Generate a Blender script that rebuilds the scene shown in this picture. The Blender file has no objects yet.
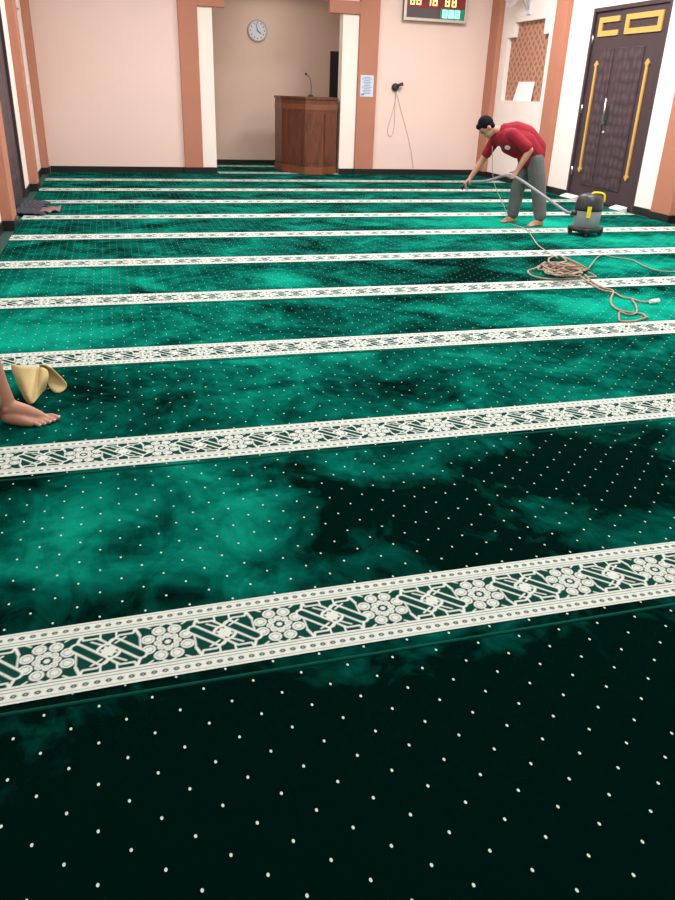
import bpy, bmesh, math, random
import numpy as np
from mathutils import Vector, Matrix
C = bpy.context.scene.collection
# ------------------------------------------------------------------ camera
F_PX, CAM_H = 751.873, 1.422
RX = Vector((0.96258, -0.26894, 0.03328))
UP = Vector((0.08695, 0.42282, 0.90203))
FW = Vector((0.25667, 0.86539, -0.43038))
RX.normalize(); FW.normalize(); UP = RX.cross(FW).normalized()
cam_d = bpy.data.cameras.new('camera'); cam = bpy.data.objects.new('camera', cam_d); C.objects.link(cam)
cam_d.sensor_fit = 'VERTICAL'; cam_d.sensor_height = 36.0; cam_d.lens = 36.0 * F_PX / 900
cam_d.clip_start = 0.05
m = Matrix((RX, UP, -FW)).transposed().to_4x4(); m.translation = (0, 0, CAM_H)
cam.matrix_world = m
bpy.context.scene.camera = cam
# ------------------------------------------------------------------ world, exposure, lamps
w = bpy.data.worlds.new('world'); bpy.context.scene.world = w; w.use_nodes = True
w.node_tree.nodes['Background'].inputs[0].default_value = (0.9, 0.95, 1, 1)
w.node_tree.nodes['Background'].inputs[1].default_value = 0.25
vs = bpy.context.scene.view_settings
vs.view_transform = 'Standard'; vs.look = 'None'; vs.gamma = 1; vs.use_curve_mapping = False
vs.exposure = 0.0
def area(name, loc, sx, sy, power, col, rot=(0, 0, 0)):
    l = bpy.data.lights.new(name, 'AREA'); l.shape = 'RECTANGLE'; l.size = sx; l.size_y = sy
    l.energy = power; l.color = col
    o = bpy.data.objects.new(name, l); o.location = loc; o.rotation_euler = rot; C.objects.link(o); return o
WARM = (1.0, 0.955, 0.925)
for x, y, pw in ((1.2, 11.4, 140), (5.2, 11.4, 180), (1.0, 8.2, 115), (5.4, 8.2, 170), (1.0, 4.8, 95), (5.0, 5.0, 130), (1.0, 1.2, 62), (5.0, 1.2, 62)):  # unseen overhead lights; last pair added to brighten the foreground
    area('overhead_light', (x, y, 3.95), 1.2, 1.2, pw, WARM)
area('niche_lamp', (3.3, 15.6, 3.2), 0.4, 0.4, 9, (1, 0.9, 0.78))

# ------------------------------------------------------------------ helpers
def px_dir(px, py): return FW + RX * ((px - 337.5) / F_PX) - UP * ((py - 450) / F_PX)
def on_plane(px, py, p0, n):
    d = px_dir(px, py); o = Vector((0, 0, CAM_H)); n = Vector(n)
    return o + d * ((Vector(p0) - o).dot(n) / d.dot(n))
def at_z(px, py, z=0.0): return on_plane(px, py, (0, 0, z), (0, 0, 1))

def mat(name, col, rough=0.6, metal=0.0, noise=0.0, nscale=8.0, bump=0.0, emit=0.0, sheen=0.0, spec=0.4):
    mt = bpy.data.materials.new(name); mt.use_nodes = True
    nt = mt.node_tree; b = nt.nodes['Principled BSDF']
    b.inputs['Base Color'].default_value = (*col, 1); b.inputs['Roughness'].default_value = rough
    b.inputs['Metallic'].default_value = metal; b.inputs['Specular IOR Level'].default_value = spec
    if sheen: b.inputs['Sheen Weight'].default_value = sheen
    if emit:
        b.inputs['Emission Color'].default_value = (*col, 1); b.inputs['Emission Strength'].default_value = emit
    if noise or bump:
        tc = nt.nodes.new('ShaderNodeTexCoord'); nz = nt.nodes.new('ShaderNodeTexNoise')
        nz.inputs['Scale'].default_value = nscale; nz.inputs['Detail'].default_value = 5
        nt.links.new(tc.outputs['Object'], nz.inputs['Vector'])
        if noise:
            mx = nt.nodes.new('ShaderNodeMix'); mx.data_type = 'RGBA'
            mx.inputs[6].default_value = (*[c * (1 - noise) for c in col], 1)
            mx.inputs[7].default_value = (*[min(1, c * (1 + noise)) for c in col], 1)
            nt.links.new(nz.outputs['Fac'], mx.inputs[0]); nt.links.new(mx.outputs[2], b.inputs['Base Color'])
        if bump:
            bp = nt.nodes.new('ShaderNodeBump'); bp.inputs['Strength'].default_value = bump; bp.inputs['Distance'].default_value = 0.01
            nt.links.new(nz.outputs['Fac'], bp.inputs['Height']); nt.links.new(bp.outputs['Normal'], b.inputs['Normal'])
    return mt

class MB:
    def __init__(s): s.bm = bmesh.new()
    def box(s, a, b, bev=0.0):
        r = bmesh.ops.create_cube(s.bm, size=1)
        vs_ = r['verts']
        for v in vs_:
            v.co = Vector([(a[i] + b[i]) / 2 + v.co[i] * (b[i] - a[i]) for i in range(3)])
        if bev:
            es = list({e for v in vs_ for e in v.link_edges})
            bmesh.ops.bevel(s.bm, geom=es, offset=bev, segments=2, affect='EDGES', profile=0.5)
        return s
    def tube(s, pts, r, n=8, cap=True):
        pts = [Vector(p) for p in pts]; rings = []
        rs = r if isinstance(r, (list, tuple)) else [r] * len(pts)
        prev = None
        for i, p in enumerate(pts):
            t = (pts[min(i + 1, len(pts) - 1)] - pts[max(i - 1, 0)]).normalized()
            if prev is None:
                ref = Vector((0, 0, 1)) if abs(t.z) < 0.9 else Vector((1, 0, 0))
                u = t.cross(ref).normalized()
            else:
                u = (prev - t * prev.dot(t))
                u = u.normalized() if u.length > 1e-6 else t.orthogonal().normalized()
            prev = u; v = t.cross(u)
            rings.append([s.bm.verts.new(p + (u * math.cos(2 * math.pi * k / n) + v * math.sin(2 * math.pi * k / n)) * rs[i]) for k in range(n)])
        for a, b in zip(rings, rings[1:]):
            for k in range(n):
                f = s.bm.faces.new((a[k], a[(k + 1) % n], b[(k + 1) % n], b[k])); f.smooth = True
        if cap:
            s.bm.faces.new(rings[0][::-1]); s.bm.faces.new(rings[-1])
        return s
    def lathe(s, prof, c=(0, 0, 0), n=32, axis='z', smooth=True):
        c = Vector(c); rings = []
        for r, h in prof:
            ring = []
            for k in range(n):
                a = 2 * math.pi * k / n; x, y = r * math.cos(a), r * math.sin(a)
                p = Vector((x, y, h)) if axis == 'z' else (Vector((x, -h, y)) if axis == 'y' else Vector((-h, x, y)))
                ring.append(s.bm.verts.new(c + p))
            rings.append(ring)
        for a, b in zip(rings, rings[1:]):
            for k in range(n):
                f = s.bm.faces.new((a[k], a[(k + 1) % n], b[(k + 1) % n], b[k])); f.smooth = smooth
        s.bm.faces.new(rings[0][::-1]); s.bm.faces.new(rings[-1])
        return s
    def prism(s, poly, a, b):
        """poly: list of 3-D points; extruded by vector b-a"""
        d = Vector(b) - Vector(a)
        v0 = [s.bm.verts.new(Vector(p)) for p in poly]; v1 = [s.bm.verts.new(Vector(p) + d) for p in poly]
        n = len(poly)
        s.bm.faces.new(v0[::-1]); s.bm.faces.new(v1)
        for k in range(n): s.bm.faces.new((v0[k], v0[(k + 1) % n], v1[(k + 1) % n], v1[k]))
        return s
    def ball(s, c, rad, seg=16):
        r = bmesh.ops.create_uvsphere(s.bm, u_segments=seg, v_segments=seg // 2 + 2, radius=1)
        rad = rad if isinstance(rad, (tuple, list)) else (rad,) * 3
        for v in r['verts']:
            v.co = Vector((c[0] + v.co.x * rad[0], c[1] + v.co.y * rad[1], c[2] + v.co.z * rad[2]))
        for v in r['verts']:
            for f in v.link_faces: f.smooth = True
        return s
    def build(s, name, material, parent=None):
        bmesh.ops.recalc_face_normals(s.bm, faces=s.bm.faces)
        me = bpy.data.meshes.new(name); s.bm.to_mesh(me); s.bm.free()
        if material: me.materials.append(material)
        o = bpy.data.objects.new(name, me); C.objects.link(o)
        if parent:
            o.parent = parent
            o.matrix_parent_inverse = parent.matrix_basis.inverted()
        return o
def empty(name, loc, label=None, cat=None, group=None):
    o = bpy.data.objects.new(name, None); o.location = loc; o.empty_display_size = 0.1; C.objects.link(o)
    if label: o['label'] = label; o['category'] = cat
    if group: o['group'] = group
    return o
def tag(o, label, cat, group=None):
    o['label'] = label; o['category'] = cat
    if group: o['group'] = group
    return o
def struct(o): o['kind'] = 'structure'; return o
def spline(pts, n=10):
    pts = [Vector(p) for p in pts]; out = []
    P = [pts[0] * 2 - pts[1]] + pts + [pts[-1] * 2 - pts[-2]]
    for i in range(1, len(P) - 2):
        a, b, c, d = P[i - 1:i + 3]
        for k in range(n):
            t = k / n
            out.append(0.5 * ((2 * b) + (c - a) * t + (2 * a - 5 * b + 4 * c - d) * t * t + (3 * b - a - 3 * c + d) * t ** 3))
    out.append(pts[-1]); return out

# ------------------------------------------------------------------ materials
M = {}
M['back'] = mat('peach_wall_paint', (0.83, 0.62, 0.555), 0.7, noise=0.03, nscale=1.5, bump=0.02)
M['side'] = mat('off_white_wall_paint', (0.90, 0.80, 0.76), 0.7, noise=0.02, nscale=1.5, bump=0.02)
M['jamb'] = mat('white_jamb_paint', (0.90, 0.80, 0.74), 0.6, noise=0.02, nscale=2)
M['niche'] = mat('beige_niche_paint', (0.72, 0.53, 0.44), 0.7, noise=0.03, nscale=1.5)
M['trim'] = mat('terracotta_trim_paint', (0.45, 0.185, 0.12), 0.65, noise=0.06, nscale=3)
M['black_tile'] = mat('black_skirting_tile', (0.018, 0.018, 0.018), 0.3)
M['floor'] = mat('dark_floor_tile', (0.008, 0.055, 0.042), 0.8)
M['ceil'] = mat('ceiling_paint', (0.85, 0.83, 0.80), 0.8)
M['wood'] = None
M['black'] = mat('black_plastic', (0.022, 0.022, 0.026), 0.4)
M['dark'] = mat('dark_metal', (0.05, 0.045, 0.05), 0.4, 0.5)
M['silver'] = mat('brushed_steel', (0.75, 0.75, 0.76), 0.3, 1.0)
M['white'] = mat('white_plastic', (0.85, 0.86, 0.88), 0.4)
M['paper'] = mat('white_paper', (0.90, 0.88, 0.90), 0.8)
M['gold'] = mat('gold_paint', (0.62, 0.37, 0.10), 0.5, 0.1, noise=0.08, nscale=20)
M['yellow'] = mat('yellow_plastic', (0.85, 0.66, 0.02), 0.4)

# ------------------------------------------------------------------ setting
WL, WR, BY = -1.15, 7.13, 14.72
H_ROOM, REAR = 4.0, -2.5
FZ = -0.014
def wall_x(name, x0, x1, y0, y1, z0, z1, holes, material):
    """wall in the YZ plane with rectangular openings"""
    ys = sorted({y0, y1, *[h[0] for h in holes], *[h[1] for h in holes]}); zs = sorted({z0, z1, *[h[2] for h in holes], *[h[3] for h in holes]})
    b = MB()
    for a, c in zip(ys, ys[1:]):
        for d, e in zip(zs, zs[1:]):
            if any(h[0] <= (a + c) / 2 <= h[1] and h[2] <= (d + e) / 2 <= h[3] for h in holes): continue
            b.box((x0, a, d), (x1, c, e))
    return struct(b.build(name, material))
struct(MB().box((WL - .3, REAR - .2, FZ - .2), (WR + .3, 16.9, FZ)).build('floor', M['floor']))
struct(MB().box((WL - .3, REAR - .2, H_ROOM), (WR + .3, 16.9, H_ROOM + .2)).build('ceiling', M['ceil']))
DOOR = (9.625, 11.435, FZ, 2.66)
NI = [(12.68, 14.14, 1.372, 2.40), (12.86, 13.92, 2.40, 2.63)]
wall_x('wall_left', WL - .25, WL, REAR, 16.8, FZ, H_ROOM, [DOOR] + NI, M['side'])
wall_x('wall_right', WR, WR + .25, REAR, 16.8, FZ, H_ROOM, [DOOR] + NI, M['side'])
struct(MB().box((WL, REAR - .2, FZ), (WR, REAR, H_ROOM)).build('wall_rear', M['side']))
# back wall with the prayer niche opening (stepped at the top)
NX0, NX1 = 1.855, 4.18
b = MB()
b.box((WL, BY, FZ), (NX0, BY + .2, H_ROOM)); b.box((NX1, BY, FZ), (WR, BY + .2, H_ROOM))
b.box((NX0, BY, 2.862), (2.07, BY + .2, H_ROOM)); b.box((3.91, BY, 2.86), (NX1, BY + .2, H_ROOM)); b.box((2.07, BY, 3.3), (3.91, BY + .2, H_ROOM))
struct(b.build('wall_back', M['back']))
b = MB(); NB = 16.6
b.box((1.6, NB, FZ), (5.4, NB + .15, 3.6)); b.box((1.65, BY + .2, FZ), (1.80, NB, 3.6)); b.box((5.25, BY + .2, FZ), (5.4, NB, 3.6)); b.box((1.65, BY + .2, 3.5), (5.4, NB, 3.65))
struct(b.build('wall_niche', M['niche']))
# terracotta pilasters and frame
tn = 0
def trim(*boxes, material=None):
    global tn
    tn += 1; b = MB()
    for a, c in boxes: b.box(a, c, 0.006)
    return struct(b.build('trim_%d' % tn, material or M['trim']))
for xa, xb in ((WL, -1.04), (7.03, WR)):
    for ya, yb in ((8.72, 9.12), (12.04, 12.39), (14.38, BY)):
        trim(((xa, ya, FZ + .1), (xb, yb, H_ROOM)))
trim(((1.285, BY - .07, 0.09), (1.61, BY, H_ROOM)), ((1.61, BY - .07, 2.635), (2.075, BY + .02, 2.86)))
trim(((4.475, BY - .07, 0.09), (4.84, BY, H_ROOM)), ((3.905, BY - .07, 2.66), (4.475, BY + .02, 2.86)))
trim(((1.61, BY - .02, 0.09), (NX0 + .006, BY + .206, 2.634)), material=M['jamb'])
trim(((NX1 - .006, BY - .02, 0.09), (4.475, BY + .206, 2.659)), material=M['jamb'])
# skirting
def skirt(name, boxes):
    b = MB()
    for a, c in boxes: b.box(a, c)
    return struct(b.build(name, M['black_tile']))
def side_skirt(x, s):
    bx = []; t = 0.012 * s; p = 0.11 * s
    def seg(y0, y1, off): bx.append(((min(x, x + off + t), y0, FZ), (max(x, x + off + t), y1, 0.09)))
    seg(REAR, 8.70, 0); seg(8.70, 9.13, p); seg(9.13, 9.625, 0); seg(11.435, 12.02, 0); seg(12.02, 12.40, p); seg(12.40, 14.36, 0); seg(14.36, BY - .012, p)
    return bx
skirt('baseboard_left', side_skirt(WL, 1)); skirt('baseboard_right', side_skirt(WR, -1))
skirt('baseboard_back', [((-1.02, BY - .012, FZ), (1.275, BY, .09)), ((1.275, BY - .082, FZ), (1.62, BY, .09)), ((1.62, BY - .032, FZ), (NX0 + .005, BY, .09)),
                         ((NX1 - .005, BY - .032, FZ), (4.465, BY, .09)), ((4.465, BY - .082, FZ), (4.85, BY, .09)), ((4.85, BY - .012, FZ), (7.02, BY, .09))])
skirt('baseboard_niche', [((1.80, NB - .012, FZ), (4.46, NB, .075))])

# --- doors
def door_material():
    mt = bpy.data.materials.new('carved_dark_wood'); mt.use_nodes = True; nt = mt.node_tree; p = nt.nodes['Principled BSDF']
    tc = nt.nodes.new('ShaderNodeTexCoord'); mp = nt.nodes.new('ShaderNodeMapping'); mp.inputs['Scale'].default_value = (1, 9, 7)
    vo = nt.nodes.new('ShaderNodeTexVoronoi'); vo.inputs['Randomness'].default_value = 0.35; vo.inputs['Scale'].default_value = 1.0
    cr = nt.nodes.new('ShaderNodeValToRGB'); cr.color_ramp.elements[0].color = (0.085, 0.052, 0.062, 1); cr.color_ramp.elements[1].color = (0.04, 0.024, 0.032, 1)
    cr.color_ramp.elements[0].position = 0.1; cr.color_ramp.elements[1].position = 0.6
    bp = nt.nodes.new('ShaderNodeBump'); bp.inputs['Strength'].default_value = 0.6; bp.inputs['Distance'].default_value = 0.02; bp.invert = True
    L = nt.links.new
    L(tc.outputs['Object'], mp.inputs[0]); L(mp.outputs[0], vo.inputs['Vector']); L(vo.outputs['Distance'], cr.inputs[0]); L(cr.outputs[0], p.inputs['Base Color'])
    L(vo.outputs['Distance'], bp.inputs['Height']); L(bp.outputs[0], p.inputs['Normal']); p.inputs['Roughness'].default_value = 0.5
    return mt
M['carved'] = door_material()
M['door'] = mat('dark_door_wood', (0.058, 0.036, 0.043), 0.45, noise=0.15, nscale=12)
def wall_door(name, x, s, full=True):
    """double door set in a side wall; s = +1 when the room lies towards +x"""
    r = empty(name, (x, 10.53, 0)); r['kind'] = 'structure'
    X = lambda d: x + s * d
    def bx(bm, d0, d1, y0, y1, z0, z1, bev=0.0):
        return bm.box((min(X(d0), X(d1)), y0, z0), (max(X(d0), X(d1)), y1, z1), bev)
    f = MB(); bx(f, -.10, .005, 9.625, 9.68, FZ, 2.66); bx(f, -.10, .005, 11.38, 11.435, FZ, 2.66); bx(f, -.10, .005, 9.68, 11.38, 2.61, 2.66)
    f.build('door_frame', M['door'], r)
    for (ya, yb, z_off) in ((9.685, 10.735, -.02), (10.74, 11.375, -.03)):
        lf = MB(); bx(lf, -.075, z_off, ya, yb, 0.005, 2.605, 0.004); leaf = lf.build('door_leaf', M['door'], r)
        p = MB()
        pa, pb = (ya + .38, yb - .06) if yb < 10.8 else (ya + .05, yb - .26)
        bx(p, z_off, z_off + .012, pa, pb, 0.22, 2.12, 0.005); p.build('carved_panel', M['carved'], leaf)
        g = MB()
        if yb < 10.8: ga, gb = 9.785, 10.60
        else: ga, gb = 10.765, 11.27
        z0, z1, t = 2.283, 2.53, .07
        bx(g, z_off, z_off + .02, ga, gb, z1 - t, z1); bx(g, z_off, z_off + .02, ga, gb, z0, z0 + t)
        bx(g, z_off, z_off + .02, gb - .09, gb, z0 + t, z1 - t)
        if yb < 10.8: bx(g, z_off, z_off + .02, ga, ga + .09, z0 + t, z1 - t)
        g.build('gold_panel', M['gold'], leaf)
        if not full: continue
        yc = 9.94 if yb < 10.8 else 11.18
        g = MB(); hw = .022
        poly = [(yc - hw, .47), (yc - .05, .44), (yc, .385), (yc + .05, .44), (yc + hw, .47), (yc + hw, 1.88), (yc + .05, 1.91), (yc, 1.965), (yc - .05, 1.91), (yc - hw, 1.88)]
        g.prism([(X(z_off), a, c) for a, c in poly], (0, 0, 0), (s * .02, 0, 0)); g.build('gold_strip', M['gold'], leaf)
    if not full: return r
    h = MB(); yh = 10.70
    h.tube([(X(.03), yh, 1.10), (X(.03), yh, 1.46)], .012, 10)
    for z in (1.13, 1.43): h.tube([(X(-.02), yh, z), (X(.03), yh, z)], .009, 8)
    h.build('handle', M['silver'], r)
    k = MB(); bx(k, -.02, -.005, 10.64, 10.70, 1.08, 1.36, .003); k.build('lock_plate', M['black'], r)
    k = MB().lathe([(.022, 0), (.022, .02), (.012, .03)], (X(-.02), 10.69, 1.0), 14, 'x'); k.build('keyhole', M['silver'], r)
    if full:
        for z in (0.4, 1.3, 2.25):
            for yy in (9.68, 11.38):
                k = MB().tube([(X(-.012), yy, z - .06), (X(-.012), yy, z + .06)], .012, 8); k.build('hinge', M['silver'], r)
    return r
wall_door('door_1', WR, -1); wall_door('door_2', WL, 1, False)
d3 = empty('door_3', (4.8, NB, 0)); d3['kind'] = 'structure'
MB().box((4.475, NB - .03, FZ), (5.1, NB, 2.13), .004).build('door_leaf', M['black'], d3)
b = MB(); b.box((4.46, NB - .04, FZ), (4.478, NB, 2.15)); b.box((4.46, NB - .04, 2.13), (5.12, NB, 2.15)); b.build('door_frame', M['door'], d3)

# --- carved lattice panels in stepped recesses of both side walls
def lattice_material():
    mt = bpy.data.materials.new('terracotta_lattice'); mt.use_nodes = True; nt = mt.node_tree; p = nt.nodes['Principled BSDF']
    tc = nt.nodes.new('ShaderNodeTexCoord'); mp = nt.nodes.new('ShaderNodeMapping'); mp.inputs['Scale'].default_value = (1, 9, 9); mp.inputs['Rotation'].default_value = (math.radians(45), 0, 0)
    vo = nt.nodes.new('ShaderNodeTexVoronoi'); vo.feature = 'DISTANCE_TO_EDGE'; vo.inputs['Scale'].default_value = 1.0; vo.inputs['Randomness'].default_value = 0.3
    cr = nt.nodes.new('ShaderNodeValToRGB'); cr.color_ramp.elements[0].color = (0.52, 0.27, 0.18, 1); cr.color_ramp.elements[1].color = (0.33, 0.145, 0.095, 1)
    cr.color_ramp.elements[0].position = 0.12; cr.color_ramp.elements[1].position = 0.25
    bp = nt.nodes.new('ShaderNodeBump'); bp.invert = True; bp.inputs['Strength'].default_value = .8; bp.inputs['Distance'].default_value = .02
    L = nt.links.new
    L(tc.outputs['Object'], mp.inputs[0]); L(mp.outputs[0], vo.inputs['Vector']); L(vo.outputs['Distance'], cr.inputs[0]); L(cr.outputs[0], p.inputs['Base Color'])
    L(vo.outputs['Distance'], bp.inputs['Height']); L(bp.outputs[0], p.inputs['Normal']); p.inputs['Roughness'].default_value = .7
    return mt
M['lattice'] = lattice_material()
for k, (x, s) in enumerate(((WR, 1), (WL, -1))):
    r = empty('window_%d' % (k + 1), (x, 13.4, 1.372)); r['kind'] = 'structure'
    b = MB()
    for y0, y1, z0, z1 in NI: b.box((min(x + s * .08, x + s * .2), y0, z0), (max(x + s * .08, x + s * .2), y1, z1))
    b.build('lattice_panel', M['lattice'], r)
    b = MB(); b.box((min(x + s * .001, x + s * .08), 12.68, 1.36), (max(x + s * .001, x + s * .08), 14.14, 1.374)); b.build('window_sill', M['side'], r)

# ------------------------------------------------------------------ carpets
random.seed(4)
def carpet_field():
    mt = bpy.data.materials.new('green_velvet_carpet'); mt.use_nodes = True; nt = mt.node_tree; p = nt.nodes['Principled BSDF']; L = nt.links.new
    N = nt.nodes.new
    def math_(op, a, b=None, c=None):
        n = N('ShaderNodeMath'); n.operation = op
        for i, v in enumerate((a, b, c)):
            if v is None: continue
            if isinstance(v, (int, float)): n.inputs[i].default_value = v
            else: L(v, n.inputs[i])
        return n.outputs[0]
    geo = N('ShaderNodeNewGeometry'); sx = N('ShaderNodeSeparateXYZ'); L(geo.outputs['Position'], sx.inputs[0]); X, Y = sx.outputs[0], sx.outputs[1]
    def noise(scale, detail, dist, sc=(1, 1, 1), off=(0, 0, 0), rough=.5):
        mp = N('ShaderNodeMapping'); mp.inputs['Scale'].default_value = sc; mp.inputs['Location'].default_value = off
        L(geo.outputs['Position'], mp.inputs[0]); n = N('ShaderNodeTexNoise')
        n.inputs['Scale'].default_value = scale; n.inputs['Detail'].default_value = detail; n.inputs['Distortion'].default_value = dist; n.inputs['Roughness'].default_value = rough
        L(mp.outputs[0], n.inputs['Vector']); return n.outputs['Fac']
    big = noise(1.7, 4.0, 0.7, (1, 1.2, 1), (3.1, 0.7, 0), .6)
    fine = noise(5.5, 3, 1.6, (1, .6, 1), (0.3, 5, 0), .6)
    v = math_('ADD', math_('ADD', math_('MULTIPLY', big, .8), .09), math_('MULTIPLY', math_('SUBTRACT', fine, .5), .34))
    # brushed-up pile: sheen and shade of the swept nap put into the colour
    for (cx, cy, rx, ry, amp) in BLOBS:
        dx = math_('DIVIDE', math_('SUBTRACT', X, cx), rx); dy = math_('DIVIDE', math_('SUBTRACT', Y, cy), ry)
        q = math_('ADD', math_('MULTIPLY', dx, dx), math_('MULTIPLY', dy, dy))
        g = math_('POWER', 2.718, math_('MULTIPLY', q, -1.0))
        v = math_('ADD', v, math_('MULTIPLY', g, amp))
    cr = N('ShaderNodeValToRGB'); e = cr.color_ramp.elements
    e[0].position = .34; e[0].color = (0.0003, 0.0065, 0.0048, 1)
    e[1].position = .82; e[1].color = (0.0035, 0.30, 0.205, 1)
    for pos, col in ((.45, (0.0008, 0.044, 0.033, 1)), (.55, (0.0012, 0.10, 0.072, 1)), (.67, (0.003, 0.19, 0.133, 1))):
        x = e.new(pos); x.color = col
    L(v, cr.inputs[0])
    # woven white dots on a diamond lattice
    a = math_('DIVIDE', math_('SUBTRACT', X, .048), .131); b_ = math_('DIVIDE', math_('SUBTRACT', Y, 2.207), .1225)
    s = math_('ADD', a, b_); t = math_('SUBTRACT', a, b_)
    ds = math_('SUBTRACT', s, math_('ROUND', s)); dt = math_('SUBTRACT', t, math_('ROUND', t))
    lx = math_('MULTIPLY', math_('ADD', ds, dt), .0655); ly = math_('MULTIPLY', math_('SUBTRACT', ds, dt), .06125)
    ex = math_('DIVIDE', lx, .0033); ey = math_('DIVIDE', ly, .0047)
    d = math_('ADD', math_('MULTIPLY', ex, ex), math_('MULTIPLY', ey, ey))
    dot = math_('LESS_THAN', d, 1.0)
    mx = N('ShaderNodeMix'); mx.data_type = 'RGBA'; L(dot, mx.inputs[0]); L(cr.outputs[0], mx.inputs[6]); mx.inputs[7].default_value = (.55, .62, .55, 1)
    L(mx.outputs[2], p.inputs['Base Color']); p.inputs['Roughness'].default_value = .95; p.inputs['Specular IOR Level'].default_value = 0
    p.inputs['Sheen Weight'].default_value = .05; p.inputs['Sheen Roughness'].default_value = .35; p.inputs['Sheen Tint'].default_value = (.02, .75, .55, 1)
    nz = noise(260, 2, 0); bp = N('ShaderNodeBump'); bp.inputs['Strength'].default_value = .35; bp.inputs['Distance'].default_value = .004
    L(nz, bp.inputs['Height']); L(bp.outputs[0], p.inputs['Normal'])
    return mt
BLOBS = [  # x, y, rx, ry, strength of the nap's painted sheen or shade
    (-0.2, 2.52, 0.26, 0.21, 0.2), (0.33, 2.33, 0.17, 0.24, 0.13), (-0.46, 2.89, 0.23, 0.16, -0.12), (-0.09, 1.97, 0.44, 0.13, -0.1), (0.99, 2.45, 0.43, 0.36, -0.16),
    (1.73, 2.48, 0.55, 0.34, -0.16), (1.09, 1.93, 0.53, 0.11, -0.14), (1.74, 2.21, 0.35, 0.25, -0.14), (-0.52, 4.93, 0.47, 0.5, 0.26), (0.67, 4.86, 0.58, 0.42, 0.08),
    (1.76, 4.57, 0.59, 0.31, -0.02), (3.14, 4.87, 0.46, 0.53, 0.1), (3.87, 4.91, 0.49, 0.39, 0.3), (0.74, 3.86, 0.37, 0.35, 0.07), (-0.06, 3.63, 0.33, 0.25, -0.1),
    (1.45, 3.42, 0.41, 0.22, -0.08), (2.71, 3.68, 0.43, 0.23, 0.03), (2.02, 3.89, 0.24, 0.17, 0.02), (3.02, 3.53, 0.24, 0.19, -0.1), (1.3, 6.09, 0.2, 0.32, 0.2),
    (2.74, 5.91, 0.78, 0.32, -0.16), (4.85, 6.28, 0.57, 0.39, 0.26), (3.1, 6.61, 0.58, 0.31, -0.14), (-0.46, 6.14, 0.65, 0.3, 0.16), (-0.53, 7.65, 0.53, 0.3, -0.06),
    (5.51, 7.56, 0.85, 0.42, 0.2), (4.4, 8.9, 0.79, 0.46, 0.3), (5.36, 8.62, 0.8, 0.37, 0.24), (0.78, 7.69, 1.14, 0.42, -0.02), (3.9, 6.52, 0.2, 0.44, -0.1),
    (1.2, 1.0, 2.6, 0.5, -0.4), (-0.2, 1.0, 0.6, 0.6, -0.06), (3, 12.6, 6, 2.4, -0.03)]  # front darkened in the colour against the near lamps, far end slightly darkened
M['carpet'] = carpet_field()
BW, CELL = 0.285, 0.322
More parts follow.
